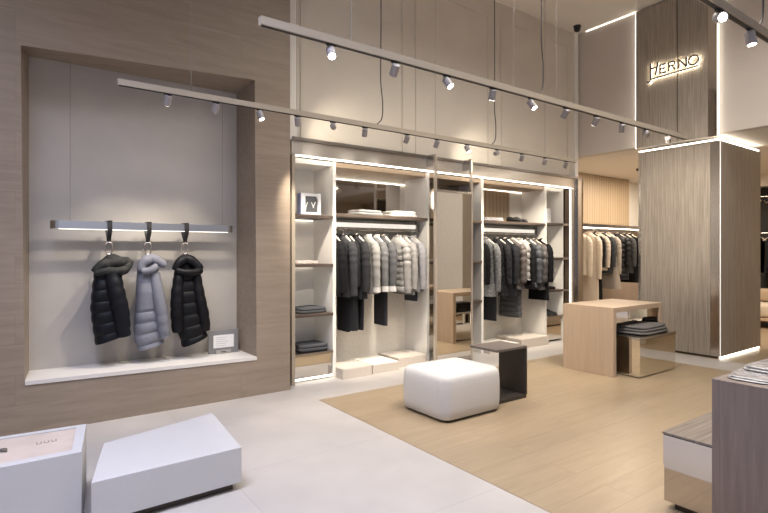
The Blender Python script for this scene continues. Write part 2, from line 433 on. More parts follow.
def strap(x, which):
    t = thing('hanging_strap', 'black strap with steel snap ring holding the %s' % which, 'strap', (x, 5.2, 1.72), 0, 'snap ring straps on the display bar')
    b = BM()
    pr = [(-.002, .012), (.070, .012)]
    # band looped over the bar and pinched together below it
    path = [(0, -.004, -.185), (0, -.012, -.15), (0, -.066, -.08), (0, -.068, 0.0), (0, -.064, .006), (0, .064, .006), (0, .068, 0.0), (0, .066, -.08), (0, .012, -.15), (0, .004, -.185)]
    path = smooth_path(path, 3)
    wd = [.017 if p.z < -.12 else .019 for p in path]
    rings = []
    for i, p in enumerate(path):
        tng = (path[min(i + 1, len(path) - 1)] - path[max(i - 1, 0)]).normalized(); n = Vector((1, 0, 0)).cross(tng) * .0025
        rings.append([p + Vector((-wd[i], 0, 0)) + n, p + Vector((wd[i], 0, 0)) + n, p + Vector((wd[i], 0, 0)) - n, p + Vector((-wd[i], 0, 0)) - n])
    loft(b, rings); obj('band', b, M['leather'], t)
    r = BM(); pts = []
    for k in range(21):
        a = 2 * PI * k / 20; pts.append((.033 * math.cos(a) * (1 + .15 * math.sin(a)), 0, -.236 + .056 * math.sin(a)))
    tube(r, pts, .0075, 8, False); obj('snap_ring', r, M['steel'], t, True)
for x, w in ((.685, 'black jacket with camouflage collar'), (1.01, 'grey jacket'), (1.345, 'black jacket beside the plaque')): strap(x, w)

def quilt(z, p):
    s_ = abs(math.sin(PI * z / p)); return s_ ** 0.55

def jacket(name, label, x, y, ztop, sx, sz, rings, slant, depth, mat, sleeve, hood, hoodmat, pitch=0.095, smooth_above=0.0, sl2=None):
    """rings: (down, left, right) read in a grid of sx, sz metres, origin at the hang point"""
    t = thing(name, label, 'jacket', (x, y, ztop), 0, 'jackets hung in the wall recess')
    zs = [r[0] for r in rings]; xl = [r[1] for r in rings]; xr = [r[2] for r in rings]
    def itp(z, arr):
        for i in range(len(zs) - 1):
            if z <= zs[i + 1]: return arr[i] + (arr[i + 1] - arr[i]) * (z - zs[i]) / (zs[i + 1] - zs[i])
        return arr[-1]
    b = BM(); R = []; n = 84; seg = 32; z0, z1 = zs[0], zs[-1]
    for i in range(n + 1):
        z = z0 + (z1 - z0) * i / n; f = (z - z0) / (z1 - z0)
        l, r = itp(z, xl) * sx, itp(z, xr) * sx; cx, hw = (l + r) / 2, (r - l) / 2
        zz = z * sz; hd = depth * min(1, .45 + 1.6 * f) * (1 - .12 * f)
        q = quilt(zz, pitch) if zz > smooth_above else .8 + .2 * math.sin(zz * 25) * .15
        ring = []
        for k in range(seg):
            a = 2 * PI * k / seg; ca, sa = math.cos(a), math.sin(a)
            e = .78
            px = math.copysign(abs(ca) ** e, ca); py = math.copysign(abs(sa) ** e, sa)
            wob = 1 + .04 * math.sin(3 * a + zz * 9) * f
            amp = (.018 * q - .012)
            ring.append((cx + px * (hw * wob + amp * .5), py * (hd * wob + amp), -zz + slant * sz * f * f * (px * hw) / hw))
        R.append(ring)
    loft(b, R)
    # softly closed hem: pull the last ring inward
    obj('shell', b, mat, t, True)
    for si, path in enumerate([sleeve] + ([sl2] if sl2 else [])):
        sb = BM(); pts = smooth_path([(p[0] * sx, p[3], -p[1] * sz) for p in path], 12); rad = lerp_list([p[2] * sx for p in path], 12)
        acc = 0; rr = []
        for i in range(len(pts)):
            if i: acc += (pts[i] - pts[i - 1]).length
            qq = quilt(acc, pitch) if acc + path[0][1] * sz > smooth_above else .8
            rr.append(max(.012, rad[i] + .008 * qq - .005))
        rr[0] *= .6
        tube(sb, pts, rr, 18); obj('sleeve', sb, mat, t, True)
    hb = BM()
    for path in hood:
        pts = smooth_path([(p[0] * sx, p[3], -p[1] * sz) for p in path], 8); rad = lerp_list([p[2] * sx for p in path], 8)
        rad = [r_ * (1 + .06 * math.sin(i * .7)) for i, r_ in enumerate(rad)]
        tube(hb, pts, rad, 16)
    tube(hb, smooth_path([(-4 * sx, .02, -16 * sz), (1 * sx, .0, -10 * sz), (6 * sx, .02, -15 * sz)], 4), .055, 12)
    obj('hood', hb, hoodmat, t, True)
    return t
camo = plain('camouflage_lining', (0.017, 0.0175, 0.016), 0.75, noise=0.85, nscale=30)
nylon = fabric((0.006, 0.0068, 0.010), 0.1, 30, True)
nylon_g = fabric((0.20, 0.205, 0.235), 0.06, 30, True)
nylon_b = fabric((0.0045, 0.0045, 0.006), 0.1, 30, True)
jacket('puffer_jacket', 'black quilted jacket with dark camouflage collar, hung leftmost in the recess', .685, 5.19, 1.40, .0080, .0090,
       [(4, -8, 10), (10, -13, 13), (17, -15, 13), (27, -16.5, 14), (37, -17.5, 15), (49, -18, 16.5), (62, -16, 17.5), (72, -14.5, 18), (81, -13, 18.5)], 4.5, .105, nylon,
       [(0, 10, 7, -.05), (5, 32, 9, -.085), (10, 54, 9, -.09), (13.5, 78, 7, -.07)],
       [[(-16, 14, 3.2, -.06), (-9, 8, 5.5, -.07), (1, 5, 6, -.06), (12, 4.5, 6.5, -.04), (20, 5, 5, 0)], [(20, 4, 5, -.0), (15, 12, 5, -.07), (5, 13, 4.5, -.09), (-6, 13, 4.5, -.09), (-15, 15, 3, -.07)], [(-6, 8, 4, .04), (1, 1, 5, .03), (9, 2, 5, .04), (16, 6, 4, .05)]], camo)
jacket('puffer_jacket', 'light grey hooded jacket with quilted lower half, hung between two black jackets', 1.01, 5.19, 1.405, .0083, .0094,
       [(6, -8, 6), (13, -11, 8), (23, -12, 10), (35, -12, 11.5), (50, -13, 13), (65, -14, 15), (80, -13.5, 16), (89, -11, 16)], 3.0, .10, nylon_g,
       [(5, 15, 5.5, -.05), (9, 40, 6.5, -.085), (13, 63, 6.5, -.09), (15.5, 80, 5.5, -.08)],
       [[(-9, 14, 3.6, -.05), (-6, 6, 5.5, -.05), (2, 2, 6, -.04), (10, 5, 5.5, -.05), (17, 9, 3.2, -.06)], [(-8, 14, 4, -.08), (0, 13, 4, -.10), (7, 9, 4, -.09)], [(-4, 5, 4, .04), (2, 0, 4, .03), (8, 5, 4, .04)]], nylon_g, .10, .48)
jacket('puffer_jacket', 'long black quilted jacket with hood, hung beside the grey plaque', 1.345, 5.19, 1.40, .0089, .0097,
       [(7, -8, 9), (15, -11.5, 12.5), (25, -12, 12.5), (39, -11, 14), (52, -11, 17), (65, -9.5, 20), (75, -6, 22), (85, -3, 23)], 4.5, .10, nylon_b,
       [(-8, 17, 5, -.05), (-11, 40, 6.2, -.08), (-11, 57, 6.2, -.08), (-10, 73, 5.2, -.06)],
       [[(-12, 13, 3.5, -.05), (-8, 6, 5, -.05), (0, 2, 5.5, -.03), (8, 6, 5.5, -.05), (14, 13, 4.5, -.06)], [(-11, 13, 3.5, -.07), (-3, 15, 4, -.1), (7, 15, 4.5, -.1), (14, 13, 4, -.07)], [(-5, 6, 4, .04), (0, 0, 4, .03), (7, 5, 4, .04)]], nylon_b, .11, 0,
       [(10, 17, 5, -.04), (13, 40, 6, -.07), (17, 58, 6, -.07), (20, 74, 5.2, -.05)])

p = thing('sign_plaque', 'grey display plaque with white card standing on the recess sill', 'plaque', (1.745, 5.28, .4135))
bx('plate', M['acrylic'], p, -.155, .155, -.012, .012, 0, .235, .003)
bx('card', M['paper'], p, -.105, .105, -.0145, -.012, .055, .185)
lb = BM()
for k in range(5): box(lb, -.08, .02 + .015 * (k % 3), -.0155, -.0145, .075 + .021 * k, .079 + .021 * k)
obj('card_print', lb, M['ink'], p)
bx('name_plate', plain('pale_metal_plate', (.45, .43, .41), .4, .5), p, -.085, .07, -.035, -.013, 0.001, .034)
bx('name_print', M['slate'], p, -.035, .02, -.0358, -.035, .010, .022)

# ------------------------------------------------------------------ foreground plinths
b1 = thing('display_plinth', 'white plinth with an oak inset top in the near left corner', 'plinth', (-.15, 3.35, 0))
def lp(poly, o): return [(x - o.location.x, y - o.location.y) for x, y in poly]
bb = BM()
outer = [(-.75, 3.13), (.284, 3.126), (.355, 3.62), (-.75, 3.70)]
inner = [(-.69, 3.185), (.245, 3.185), (.298, 3.578), (-.69, 3.65)]
o_, i_ = lp(outer, b1), lp(inner, b1)
rings = [[(x, y, 0.0) for x, y in o_], [(x, y, .397) for x, y in o_], [(x * .997, y * .997, .40) for x, y in o_], [(x, y, .40) for x, y in i_], [(x, y, .385) for x, y in i_]]
loft(bb, rings, True, True)
obj('body', bb, M['plinthw'], b1)
ib = BM(); prism(ib, i_, .3855, .394); obj('inset_top', ib, plain('blush_oak', (.60, .50, .43), .5, noise=.08, nscale=6), b1)
em = BM()
for dx in (0, .035, .07): box(em, .245 + dx, .27 + dx, .055, .062, .394, .3948); box(em, .245 + dx, .250 + dx, .055, .095, .394, .3948); box(em, .265 + dx, .27 + dx, .055, .095, .394, .3948)
obj('engraved_mark', em, plain('faint_engraving', (.30, .235, .2), .6), b1)
cl = BM(); pts = [(.0 + .028 * math.cos(a), .013 * math.sin(a), .006) for a in [2 * PI * k / 14 for k in range(15)]]
tube(cl, pts, .005, 6, False); tube(cl, [(.0, -.012, .006), (.03, -.035, .006)], .005, 6)
tag(obj('metal_clip', cl, M['steel_d'], None, True, (-.065, 3.40, .394)), 'small dark metal clip lying on the oak inset top', 'clip')

b2 = thing('low_plinth', 'low white angled plinth on the stone floor below the jackets', 'plinth', (.75, 3.35, 0))
top = [(.319, 3.038), (1.125, 3.062), (1.188, 3.838), (.448, 3.622)]
bb = BM(); prism(bb, lp(top, b2), .045, .26, .004); obj('body', bb, M['plinthw'], b2)
def inset(poly, d):
    cx = sum(p_[0] for p_ in poly) / 4; cy = sum(p_[1] for p_ in poly) / 4
    return [(cx + (x - cx) * d, cy + (y - cy) * d) for x, y in poly]
bb = BM(); prism(bb, lp(inset(top, .88), b2), 0, .045); obj('recessed_base', bb, M['bronze'], b2)

# ------------------------------------------------------------------ wardrobe wall
Y0, YK = 5.17, 5.64
sbox('trim_7', plain('satin_steel_fascia', (.78, .74, .69), .28, 1.0), 2.44, 7.74, 5.12, 5.169, 2.515, 2.665)                       # steel fascia
sbox('trim_8', M['steel_d'], 2.44, 7.74, 5.09, 5.169, 2.666, 2.70)
hl = BM(); box(hl, 2.50, 7.50, 5.138, 5.160, 2.503, 2.513); tag(obj('header_light', hl, M['led']), 'long light line under the steel fascia above the clothes', 'light strip')
sbox('wall_back_lower', M['linen'], 2.375, 7.62, 5.665, 5.70, 0, 2.52)

def carcass(name, label, x0, x1, back=None, base=True, group='wardrobe units along the wall'):
    t = thing(name, label, 'wardrobe', ((x0 + x1) / 2, 5.4, 0), 0, group)
    pbox('side_panel', M['cream'], t, x0, x0 + .02, Y0 + .002, YK, 0.0, 2.495)
    pbox('side_panel', M['cream'], t, x1 - .02, x1, Y0 + .002, YK, 0.0, 2.495)
    pbox('back_panel', back or M['linen'], t, x0 + .02, x1 - .02, YK, YK + .02, 0.0, 2.495)
    if back is not M['mirror_d']: pbox('side_light', M['led'], t, x0 + .0205, x0 + .0275, Y0 + .02, Y0 + .034, .35, 2.42)
    pbox('top_panel', M['soffit_wood'] if x1 - x0 > 1 else M['cream'], t, x0 + .02, x1 - .02, Y0 + .03, YK, 2.44, 2.495)
    return t
def shelf(t, x0, x1, z, mat=None, y0=None, lit=True, th=.035):
    o = pbox('shelf', mat or M['shelf'], t, x0, x1, (y0 or Y0 - .012), YK - .002, z - th, z, .003)
    if lit: pbox('shelf_light', M['led_soft'], t, x0 + .03, x1 - .03, YK - .03, YK - .018, z - th - .008, z - th - .001)
    return o

# 1: narrow shelving unit
a = carcass('shelving_unit', 'narrow cream shelving unit at the left end of the wardrobe wall', 2.48, 3.0, M['cream'])
pbox('frame_post', M['rail'], a, 2.44, 2.479, 5.12, 5.60, 0, 2.51, 0, 'champagne end post')
pbox('mirror_strip', M['mirror'], a, 2.502, 2.66, YK - .006, YK - .001, .32, 2.3)
for z in (1.87, 1.315, .755): shelf(a, 2.50, 2.98, z)
shelf(a, 2.50, 2.98, .32, M['steel'], None, False, .03)
pbox('base_mirror', M['mirror'], a, 2.505, 2.975, Y0 + .02, Y0 + .03, .05, .288)
pbox('base_light', M['led_soft'], a, 2.51, 2.97, Y0 + .015, Y0 + .03, .02, .04)
# 2: wide hanging bay
d = carcass('hanging_bay', 'wide cream wardrobe bay of grey garments beside the tall mirror', 3.001, 4.42)
shelf(d, 3.021, 4.40, 1.895, None, None, False)
pbox('back_mirror', M['mirror_d'], d, 3.25, 4.30, YK - .008, YK - .001, 1.94, 2.36)
pbox('shelf_light', M['led_soft'], d, 3.25, 4.38, YK - .02, YK - .008, 2.367, 2.377)
def rod(t, x0, x1, y, z):
    r = BM(); l = t.location
    tube(r, [(x0 - l.x, y - l.y, z), (x1 - l.x, y - l.y, z)], .0125, 12); obj('hanging_rod', r, M['steel'], t, True)
    pbox('light_bar', M['led_bar'], t, x0 + .03, x1 - .062, y - .01, y + .01, z + .028, z + .082)
    pbox('rod_bracket', M['steel_d'], t, x1 - .055, x1 - .012, y - .02, y + .02, z - .02, z + .125)
RZ, RY = 1.725, 5.34
rod(d, 3.021, 4.40, RY, RZ)
# 3: middle unit behind the mirror
e = carcass('shelving_unit', 'cream shelving unit with dark shelves behind the tall mirror', 4.421, 5.44, M['mirror_d'])
for z in (1.895, 1.325, .765): shelf(e, 4.441, 5.42, z, None, None, False)
# 4: second hanging bay
g = carcass('hanging_bay', 'wide cream wardrobe bay of black and tweed garments', 5.441, 6.88)
shelf(g, 5.461, 6.86, 1.905, None, None, False)
pbox('back_panel_wood', M['slat_wood'], g, 5.95, 6.55, YK - .008, YK - .001, 1.95, 2.42)
pbox('shelf_light', M['led_soft'], g, 5.5, 6.84, YK - .02, YK - .008, 2.427, 2.435)
rod(g, 5.461, 6.86, RY, RZ)
# 5: narrow unit at the right end
k_ = carcass('shelving_unit', 'narrow cream shelving unit at the right end beside the steel post', 6.881, 7.34, M['cream'])
for z in (1.92, 1.36, .84): shelf(k_, 6.901, 7.32, z)
shelf(k_, 6.901, 7.32, .42, M['steel'], None, False, .03)
pbox('base_mirror', M['mirror'], k_, 6.905, 7.315, Y0 + .02, Y0 + .03, .03, .388)
q_ = thing('end_frame', 'slim oak backed end frame with a glowing upright and steel post', 'frame', (7.54, 5.4, 0))
pbox('back_panel', M['soffit_wood'], q_, 7.342, 7.50, 5.30, 5.64, 0, 2.495)
for z in (1.92, 1.36, .84): pbox('shelf', M['steel'], q_, 7.342, 7.50, 5.17, 5.30, z - .035, z)
pbox('light_strip', M['led_dim'], q_, 7.510, 7.524, 5.155, 5.18, 0, 2.495)
pbox('post', M['steel'], q_, 7.532, 7.61, 5.12, 5.60, 0, 2.51)
pbox('post', M['mirror_d'], q_, 7.612, 7.755, 5.08, 5.17, 0, 2.66)

# tall leaning-free mirror in front of the wall
m_ = thing('standing_mirror', 'tall steel framed mirror standing in front of the wardrobe wall', 'mirror', (4.68, 4.95, 0))
pbox('glass', M['mirror'], m_, 4.375, 4.985, 4.948, 4.958, .06, 2.22)
pbox('backing', M['bronze'], m_, 4.375, 4.985, 4.959, 4.972, .06, 2.22)
pbox('post', M['champ'], m_, 4.345, 4.374, 4.94, 4.98, 0.003, 2.70, .002)
pbox('post', M['champ'], m_, 4.986, 5.015, 4.94, 4.98, 0.003, 2.70, .002)
pbox('bottom_rail', M['steel'], m_, 4.375, 4.985, 4.94, 4.98, .02, .058)
pbox('top_rail', M['steel'], m_, 4.375, 4.985, 4.94, 4.98, 2.222, 2.25)
pbox('bracket', M['steel'], m_, 4.345, 4.374, 4.981, 5.115, 2.56, 2.70)
pbox('bracket', M['steel'], m_, 4.986, 5.015, 4.981, 5.115, 2.56, 2.70)
bs = thing('plinth_block', 'low cream display block under the grey garments, nearest the left shelving', 'plinth', (3.2, 5.15, 0), 0, 'display blocks on the wardrobe floor')
def block(o, x0, x1, y0, y1, h_, topmat=None):
    pbox('body', M['plinth_c'], o, x0, x1, y0, y1, 0.0, h_ - .004, .003)
    pbox('top_plate', topmat or M['plinth_c'], o, x0 + .004, x1 - .004, y0 + .004, y1 - .004, h_ - .004, h_)
block(bs, 3.02, 3.42, 5.02, 5.44, .115)
b_ = thing('plinth_block', 'low grey topped display block in the middle under the grey garments', 'plinth', (3.6, 5.15, 0), 0, 'display blocks on the wardrobe floor')
block(b_, 3.45, 3.84, 5.04, 5.50, .11, M['linen'])
b_ = thing('plinth_block', 'low cream display block under the grey garments, nearest the tall mirror', 'plinth', (4.1, 5.2, 0), 0, 'display blocks on the wardrobe floor')
block(b_, 3.90, 4.36, 5.13, 5.58, .12)
b_ = thing('plinth_block', 'low grey topped display block beside the dark side table', 'plinth', (5.7, 5.2, 0), 0, 'display blocks on the wardrobe floor')
block(b_, 5.48, 6.10, 5.06, 5.56, .10, M['linen'])
b_ = thing('plinth_block', 'low cream display block under the black garments', 'plinth', (6.4, 5.2, 0), 0, 'display blocks on the wardrobe floor')
block(b_, 6.16, 6.80, 5.06, 5.56, .14)

# ------------------------------------------------------------------ garments
def hanger(x, y, z, which, grp):
    t = thing('clothes_hanger', 'pale hanger of the %s' % which, 'hanger', (x, y, z), 0, grp)
    b = BM(); pts = [(0, .02 * math.cos(a), .0 + .02 * math.sin(a)) for a in [PI * (-.15) + k * PI * 1.15 / 8 for k in range(9)]]
    pts = [(0, .0 + .019 * math.sin(a), .019 * math.cos(a)) for a in [-1.9 + k * 3.5 / 8 for k in range(9)]]
    pts += [(0, .006, -.02), (0, 0, -.06)]
    tube(b, pts, .003, 6); obj('hook', b, M['steel'], t, True)
    b = BM(); tube(b, smooth_path([(0, -.16, -.160), (0, -.09, -.112), (0, 0, -.064), (0, .09, -.112), (0, .16, -.160)], 4), .012, 8)
    obj('shoulder_bar', b, M['hanger'], t, True)

def garment(kind, label, cat, x, y, zrod, L, mat, grp, w=.205, th=.06, sl=.56, pitch=0.0, hem=1.0, collar=None, cuff=None, twist=0.0, sleeves=True):
    t = thing(kind, label, cat, (x, y, zrod), twist + random.uniform(-.07, .07), grp)
    ph = random.random() * 6
    b = BM(); R = []; top = -.085; seg = 22
    zl = [0, .012, .03, .055, .09, .15]
    n = int((L - .15) / (.0125 if pitch else .05)) + 1
    zl += [.15 + (L - .15) * (i + 1) / n for i in range(n)]
    prof = [(0, .052, .040), (.012, .068, .045), (.03, .095, .05), (.055, .145, .053), (.09, w * .90, .056), (.15, w, .06)]
    for z in zl:
        if z <= .15:
            for i in range(5):
                if z <= prof[i + 1][0] + 1e-9:
                    f = (z - prof[i][0]) / (prof[i + 1][0] - prof[i][0]); hw = prof[i][1] + f * (prof[i + 1][1] - prof[i][1]); hd = prof[i][2] + f * (prof[i + 1][2] - prof[i][2]); break
            hd = hd * th / .06
        else:
            f = (z - .15) / (L - .15); hw = w * (1 - .06 * math.sin(f * PI)) * (1 + (hem - 1) * f); hd = th * (1 + .15 * f)
        fl = min(1, z / .5)
        ring = []
        for k in range(seg):
            a = 2 * PI * k / seg; ca, sa = math.cos(a), math.sin(a)
            px = math.copysign(abs(ca) ** .8, ca); py = math.copysign(abs(sa) ** .85, sa)
            wob = fl * (.10 * math.sin(4 * a + ph + z * 2.5) + .05 * math.sin(7 * a + ph * 2 - z * 3))
            q = (.022 * quilt(z, pitch) - .012) if pitch and z > .05 else 0
            ring.append((px * (hd * (1 + 1.2 * wob) + q), py * (hw * (1 + .35 * wob) + q * .7), top - z))
        R.append(ring)
    loft(b, R); obj('bodice', b, mat, t, True)
    if sleeves:
        for s_ in (-1, 1):
            sb = BM(); path = smooth_path([(0, s_ * (w - .05), top - .085), (-.008, s_ * (w + .008), top - .18), (-.012, s_ * (w + .026), top - .36), (-.005 + .012 * math.sin(ph), s_ * (w + .018), top - .10 - sl)], 12)
            rad = lerp_list([.045, .056, .05, .042], 12); acc = 0
            for i in range(len(path)):
                if i: acc += (path[i] - path[i - 1]).length
                if pitch: rad[i] += .016 * quilt(acc, pitch) - .009
                else: rad[i] *= 1 + .05 * math.sin(i * 1.3 + ph)
            so_ = obj('sleeve', tube(sb, path, rad, 12), mat, t, True)
            if cuff:
                cb_ = BM(); e_ = path[-1]; tube(cb_, [e_ + Vector((0, 0, .05)), e_ + Vector((0, 0, -.015))], [.048, .048], 12)
                ob_ = obj('cuff', cb_, cuff, so_, True)
    cb = BM(); rr = []
    for z, a_, b_ in ((-.005, .066, .052), (.02, .060, .050), (.042, .064, .056), (.044, .052, .044), (.015, .045, .036)):
        rr.append([(b_ * math.cos(2 * PI * k / 16), a_ * math.sin(2 * PI * k / 16), top - .012 + z - (.02 * max(0, -math.cos(2 * PI * k / 16)))) for k in range(16)])
    loft(cb, rr, False, False); obj('collar', cb, collar or mat, t, True)
    return t

def trousers(label, cat, x, y, zrod, z0, L, mat, grp, w=.15, legs=True):
    nm = 'trousers' if legs else 'skirt'
    t = thing(nm, label, cat, (x, y, zrod), 0, grp)
    b = BM(); rr = []
    for i in range(9):
        f = i / 8; rr.append([(.03 * math.cos(2 * PI * k / 20) * (1 + .2 * math.sin(3 * 2 * PI * k / 20 + f * 2)), w * (1 - (.06 if legs else -.15) * f) * math.copysign(abs(math.sin(2 * PI * k / 20)) ** .7, math.sin(2 * PI * k / 20)), -z0 - (L * f)) for k in range(20)])
    loft(b, rr); obj('cloth', b, mat, t, True)
    b = BM(); box(b, -.034, .034, -w - .004, w + .004, -z0 - .035, -z0 + .002, .008); obj('waistband', b, mat, t, True)
    return t

C_ = dict(black=(.009, .009, .010), ink=(.016, .0165, .019), char=(.038, .039, .042), dgrey=(.10, .10, .105), mgrey=(.20, .20, .205), lgrey=(.22, .215, .205), pale=(.26, .25, .24), tweed=(.20, .20, .20))
G1 = 'garments in the wardrobe bay beside the tall mirror'; H1 = 'hangers in the bay of grey garments'
def hung(x, y, z, kind, label, cat, L, mat, grp, hgrp, **kw):
    t = garment(kind, label, cat, x, y, z, L, mat, grp, **kw)
    hanger(x, y, z, label.split(',')[0], hgrp)
    return t
hung(3.085, RY, RZ, 'jacket', 'black short jacket, first from the left under the light bar', 'jacket', .70, fabric(C_['black']), G1, H1)
hung(3.215, RY - .02, RZ, 'jacket', 'charcoal felt jacket hung second in the grey row', 'jacket', .72, fabric(C_['char']), G1, H1, th=.07, sl=.60)
trousers('black trousers hanging low below the charcoal felt jacket', 'trousers', 3.245, RY + .03, RZ, .30, .93, fabric(C_['black']), G1)
hung(3.30, RY + .02, RZ, 'coat', 'long black coat showing between two charcoal jackets', 'coat', 1.13, fabric(C_['ink']), G1, H1, w=.185, sl=.5)
hung(3.405, RY - .02, RZ, 'jacket', 'dark charcoal jacket hung beside the pale grey shirt jacket', 'jacket', .75, fabric((.026, .026, .028)), G1, H1, th=.062)
trousers('dark trousers hanging low below the dark charcoal jacket', 'trousers', 3.42, RY + .0, RZ, .32, .90, fabric(C_['ink']), G1)
hung(3.56, RY - .02, RZ, 'jacket', 'pale grey shirt jacket with white collar, mid row', 'jacket', .70, fabric(C_['lgrey'], .1, 25), G1, H1, th=.065, collar=fabric((.46, .445, .425)), cuff=fabric((.46, .445, .425)))
hung(3.71, RY + .02, RZ, 'jacket', 'mid grey jacket with white cuffs, left of the pale puffer', 'jacket', .68, fabric((.12, .12, .122)), G1, H1, th=.07, cuff=fabric((.48, .465, .45)), collar=fabric((.5, .48, .46)))
hung(3.80, RY - .02, RZ, 'jacket', 'slate grey fitted jacket touching the pale puffer', 'jacket', .62, fabric((.08, .08, .084)), G1, H1, th=.055, cuff=fabric((.48, .465, .45)))
trousers('slate trousers hanging low below the fitted grey jacket', 'trousers', 3.79, RY + .02, RZ, .32, .88, fabric((.032, .033, .037)), G1, .15)
hung(4.02, RY - .03, RZ, 'puffer_jacket', 'pale grey quilted puffer jacket hung in the bay of grey garments', 'jacket', .70, fabric((.25, .24, .23), .05, 20, True), G1, H1, th=.085, pitch=.078, sl=.6)
hung(4.15, RY + .01, RZ, 'jacket', 'pale knitted jacket just right of the quilted puffer', 'jacket', .74, fabric(C_['pale']), G1, H1, th=.045)
hung(4.27, RY - .02, RZ, 'coat', 'light lilac grey coat hung last beside the tall mirror', 'coat', .70, fabric((.28, .275, .285)), G1, H1, th=.06)
trousers('blue grey trousers hanging low below the last pale coat', 'trousers', 4.29, RY + .03, RZ, .30, .62, fabric((.05, .053, .065)), G1, .14)

G2 = 'garments in the bay of black and tweed garments'; H2 = 'hangers in the bay of black and tweed garments'
hung(5.53, RY + .06, RZ, 'jacket', 'black jacket half hidden by the grey tweed coat', 'jacket', .62, fabric(C_['black']), G2, H2)
hung(5.665, RY - .02, RZ, 'coat', 'grey tweed coat hung first in the dark row', 'coat', .84, fabric((.15, .15, .15), .55, 45), G2, H2, th=.085, sl=.66)
trousers('black wide trousers hanging low below the grey tweed coat', 'trousers', 5.70, RY - .02, RZ, .40, .88, fabric(C_['ink']), G2, .19)
hung(5.92, RY - .02, RZ, 'coat', 'black and grey flecked coat, second in the dark row', 'coat', .84, fabric((.02, .02, .0215), .85, 35), G2, H2, th=.085)
hung(6.09, RY - .02, RZ, 'coat', 'plain charcoal coat third in the dark row', 'coat', .86, fabric((.02, .021, .024)), G2, H2, th=.07)
hung(6.26, RY - .02, RZ, 'puffer_jacket', 'brownish grey padded jacket with pale fur collar', 'jacket', .76, fabric((.085, .072, .068), .25, 20, True), G2, H2, th=.075, pitch=.10, collar=fabric((.38, .35, .31), .3, 30))
hung(6.40, RY - .03, RZ, 'gilet', 'light grey sleeveless padded gilet in the middle of the dark row', 'gilet', .62, fabric((.24, .23, .22), .25, 20, True), G2, H2, th=.07, pitch=.10, sleeves=False)
hung(6.33, RY + .08, RZ, 'puffer_coat', 'long grey padded coat reaching lowest below the dark row', 'coat', 1.20, fabric((.08, .08, .085), .08, 20, True), G2, H2, w=.20, th=.07, pitch=.085, sl=.55, hem=1.05)
hung(6.50, RY - .0, RZ, 'jacket', 'black jacket peeping out below the light grey gilet', 'jacket', .70, fabric(C_['black']), G2, H2, th=.05)
hung(6.60, RY - .03, RZ, 'puffer_jacket', 'slate blue padded jacket right of the light gilet', 'jacket', .74, fabric((.06, .064, .072), .2, 20, True), G2, H2, th=.07, pitch=.11)
hung(6.72, RY - .05, RZ, 'puffer_jacket', 'brown grey patterned padded jacket second from the right end', 'jacket', .78, fabric((.075, .068, .065), .5, 18, True), G2, H2, th=.062, pitch=.12)
hung(6.815, RY - .08, RZ, 'coat', 'black coat hung last beside the right shelving unit', 'coat', .95, fabric(C_['black']), G2, H2, th=.04)

# ------------------------------------------------------------------ folded things on the shelves
def folded(name, label, cat, x, y, z, w, d, h_, mat, rotz=0.0, grp=None, layers=2):
    t = thing(name, label, cat, (x, y, z), rotz, grp)
    for li in range(layers):
        b = BM(); z0 = h_ * li / layers; z1 = h_ * (li + 1) / layers; nx, ny = 14, 10
        sx_ = 1 - .05 * li; ph = random.random() * 6; R = []
        for k in range(9):
            a = -PI / 2 + PI * k / 8
            rw = 1 - .06 * (1 - math.cos(a)); zz = (z0 + z1) / 2 + (z1 - z0) / 2 * math.sin(a)
            ring = []
            for j in range(36):
                u_ = 2 * PI * j / 36; cu, su = math.cos(u_), math.sin(u_)
                e = .35; px = math.copysign(abs(cu) ** e, cu); py = math.copysign(abs(su) ** e, su)
                ring.append((px * w / 2 * rw * sx_ * (1 + .015 * math.sin(5 * u_ + ph)), py * d / 2 * rw * sx_ * (1 + .02 * math.sin(4 * u_ + ph)), max(z0 + .0005, zz + .08 * (z1 - z0) * math.sin(3 * u_ + ph) * (math.sin(a) + 1) / 2)))
            R.append(ring)
        loft(b, R)
        obj('folded_layer', b, mat, t, True)
    return t
DK = fabric((.07, .072, .08)); GY = fabric((.22, .215, .21)); WH = fabric((.50, .48, .45))
FG = 'folded clothes on the left shelving unit'
folded('folded_trousers', 'dark folded trousers on the second lowest shelf of the left unit', 'trousers', 2.76, 5.36, .756, .36, .30, .06, DK, .1, FG)
folded('folded_trousers', 'dark folded trousers on the lowest shelf of the left unit', 'trousers', 2.78, 5.36, .321, .37, .30, .075, DK, -.05, FG)
folded('folded_cloth', 'pale folded garment on the middle shelf of the left unit', 'folded garment', 2.70, 5.35, 1.316, .28, .26, .035, fabric((.55, .47, .43)), 0, FG)
folded('folded_sweater', 'grey folded sweater on the long shelf, left of the white one', 'sweater', 3.52, 5.32, 1.896, .40, .30, .065, GY, .1)
folded('folded_sweater', 'white folded sweater on the long shelf above the grey garments', 'sweater', 4.06, 5.33, 1.896, .42, .30, .075, WH, -.1)
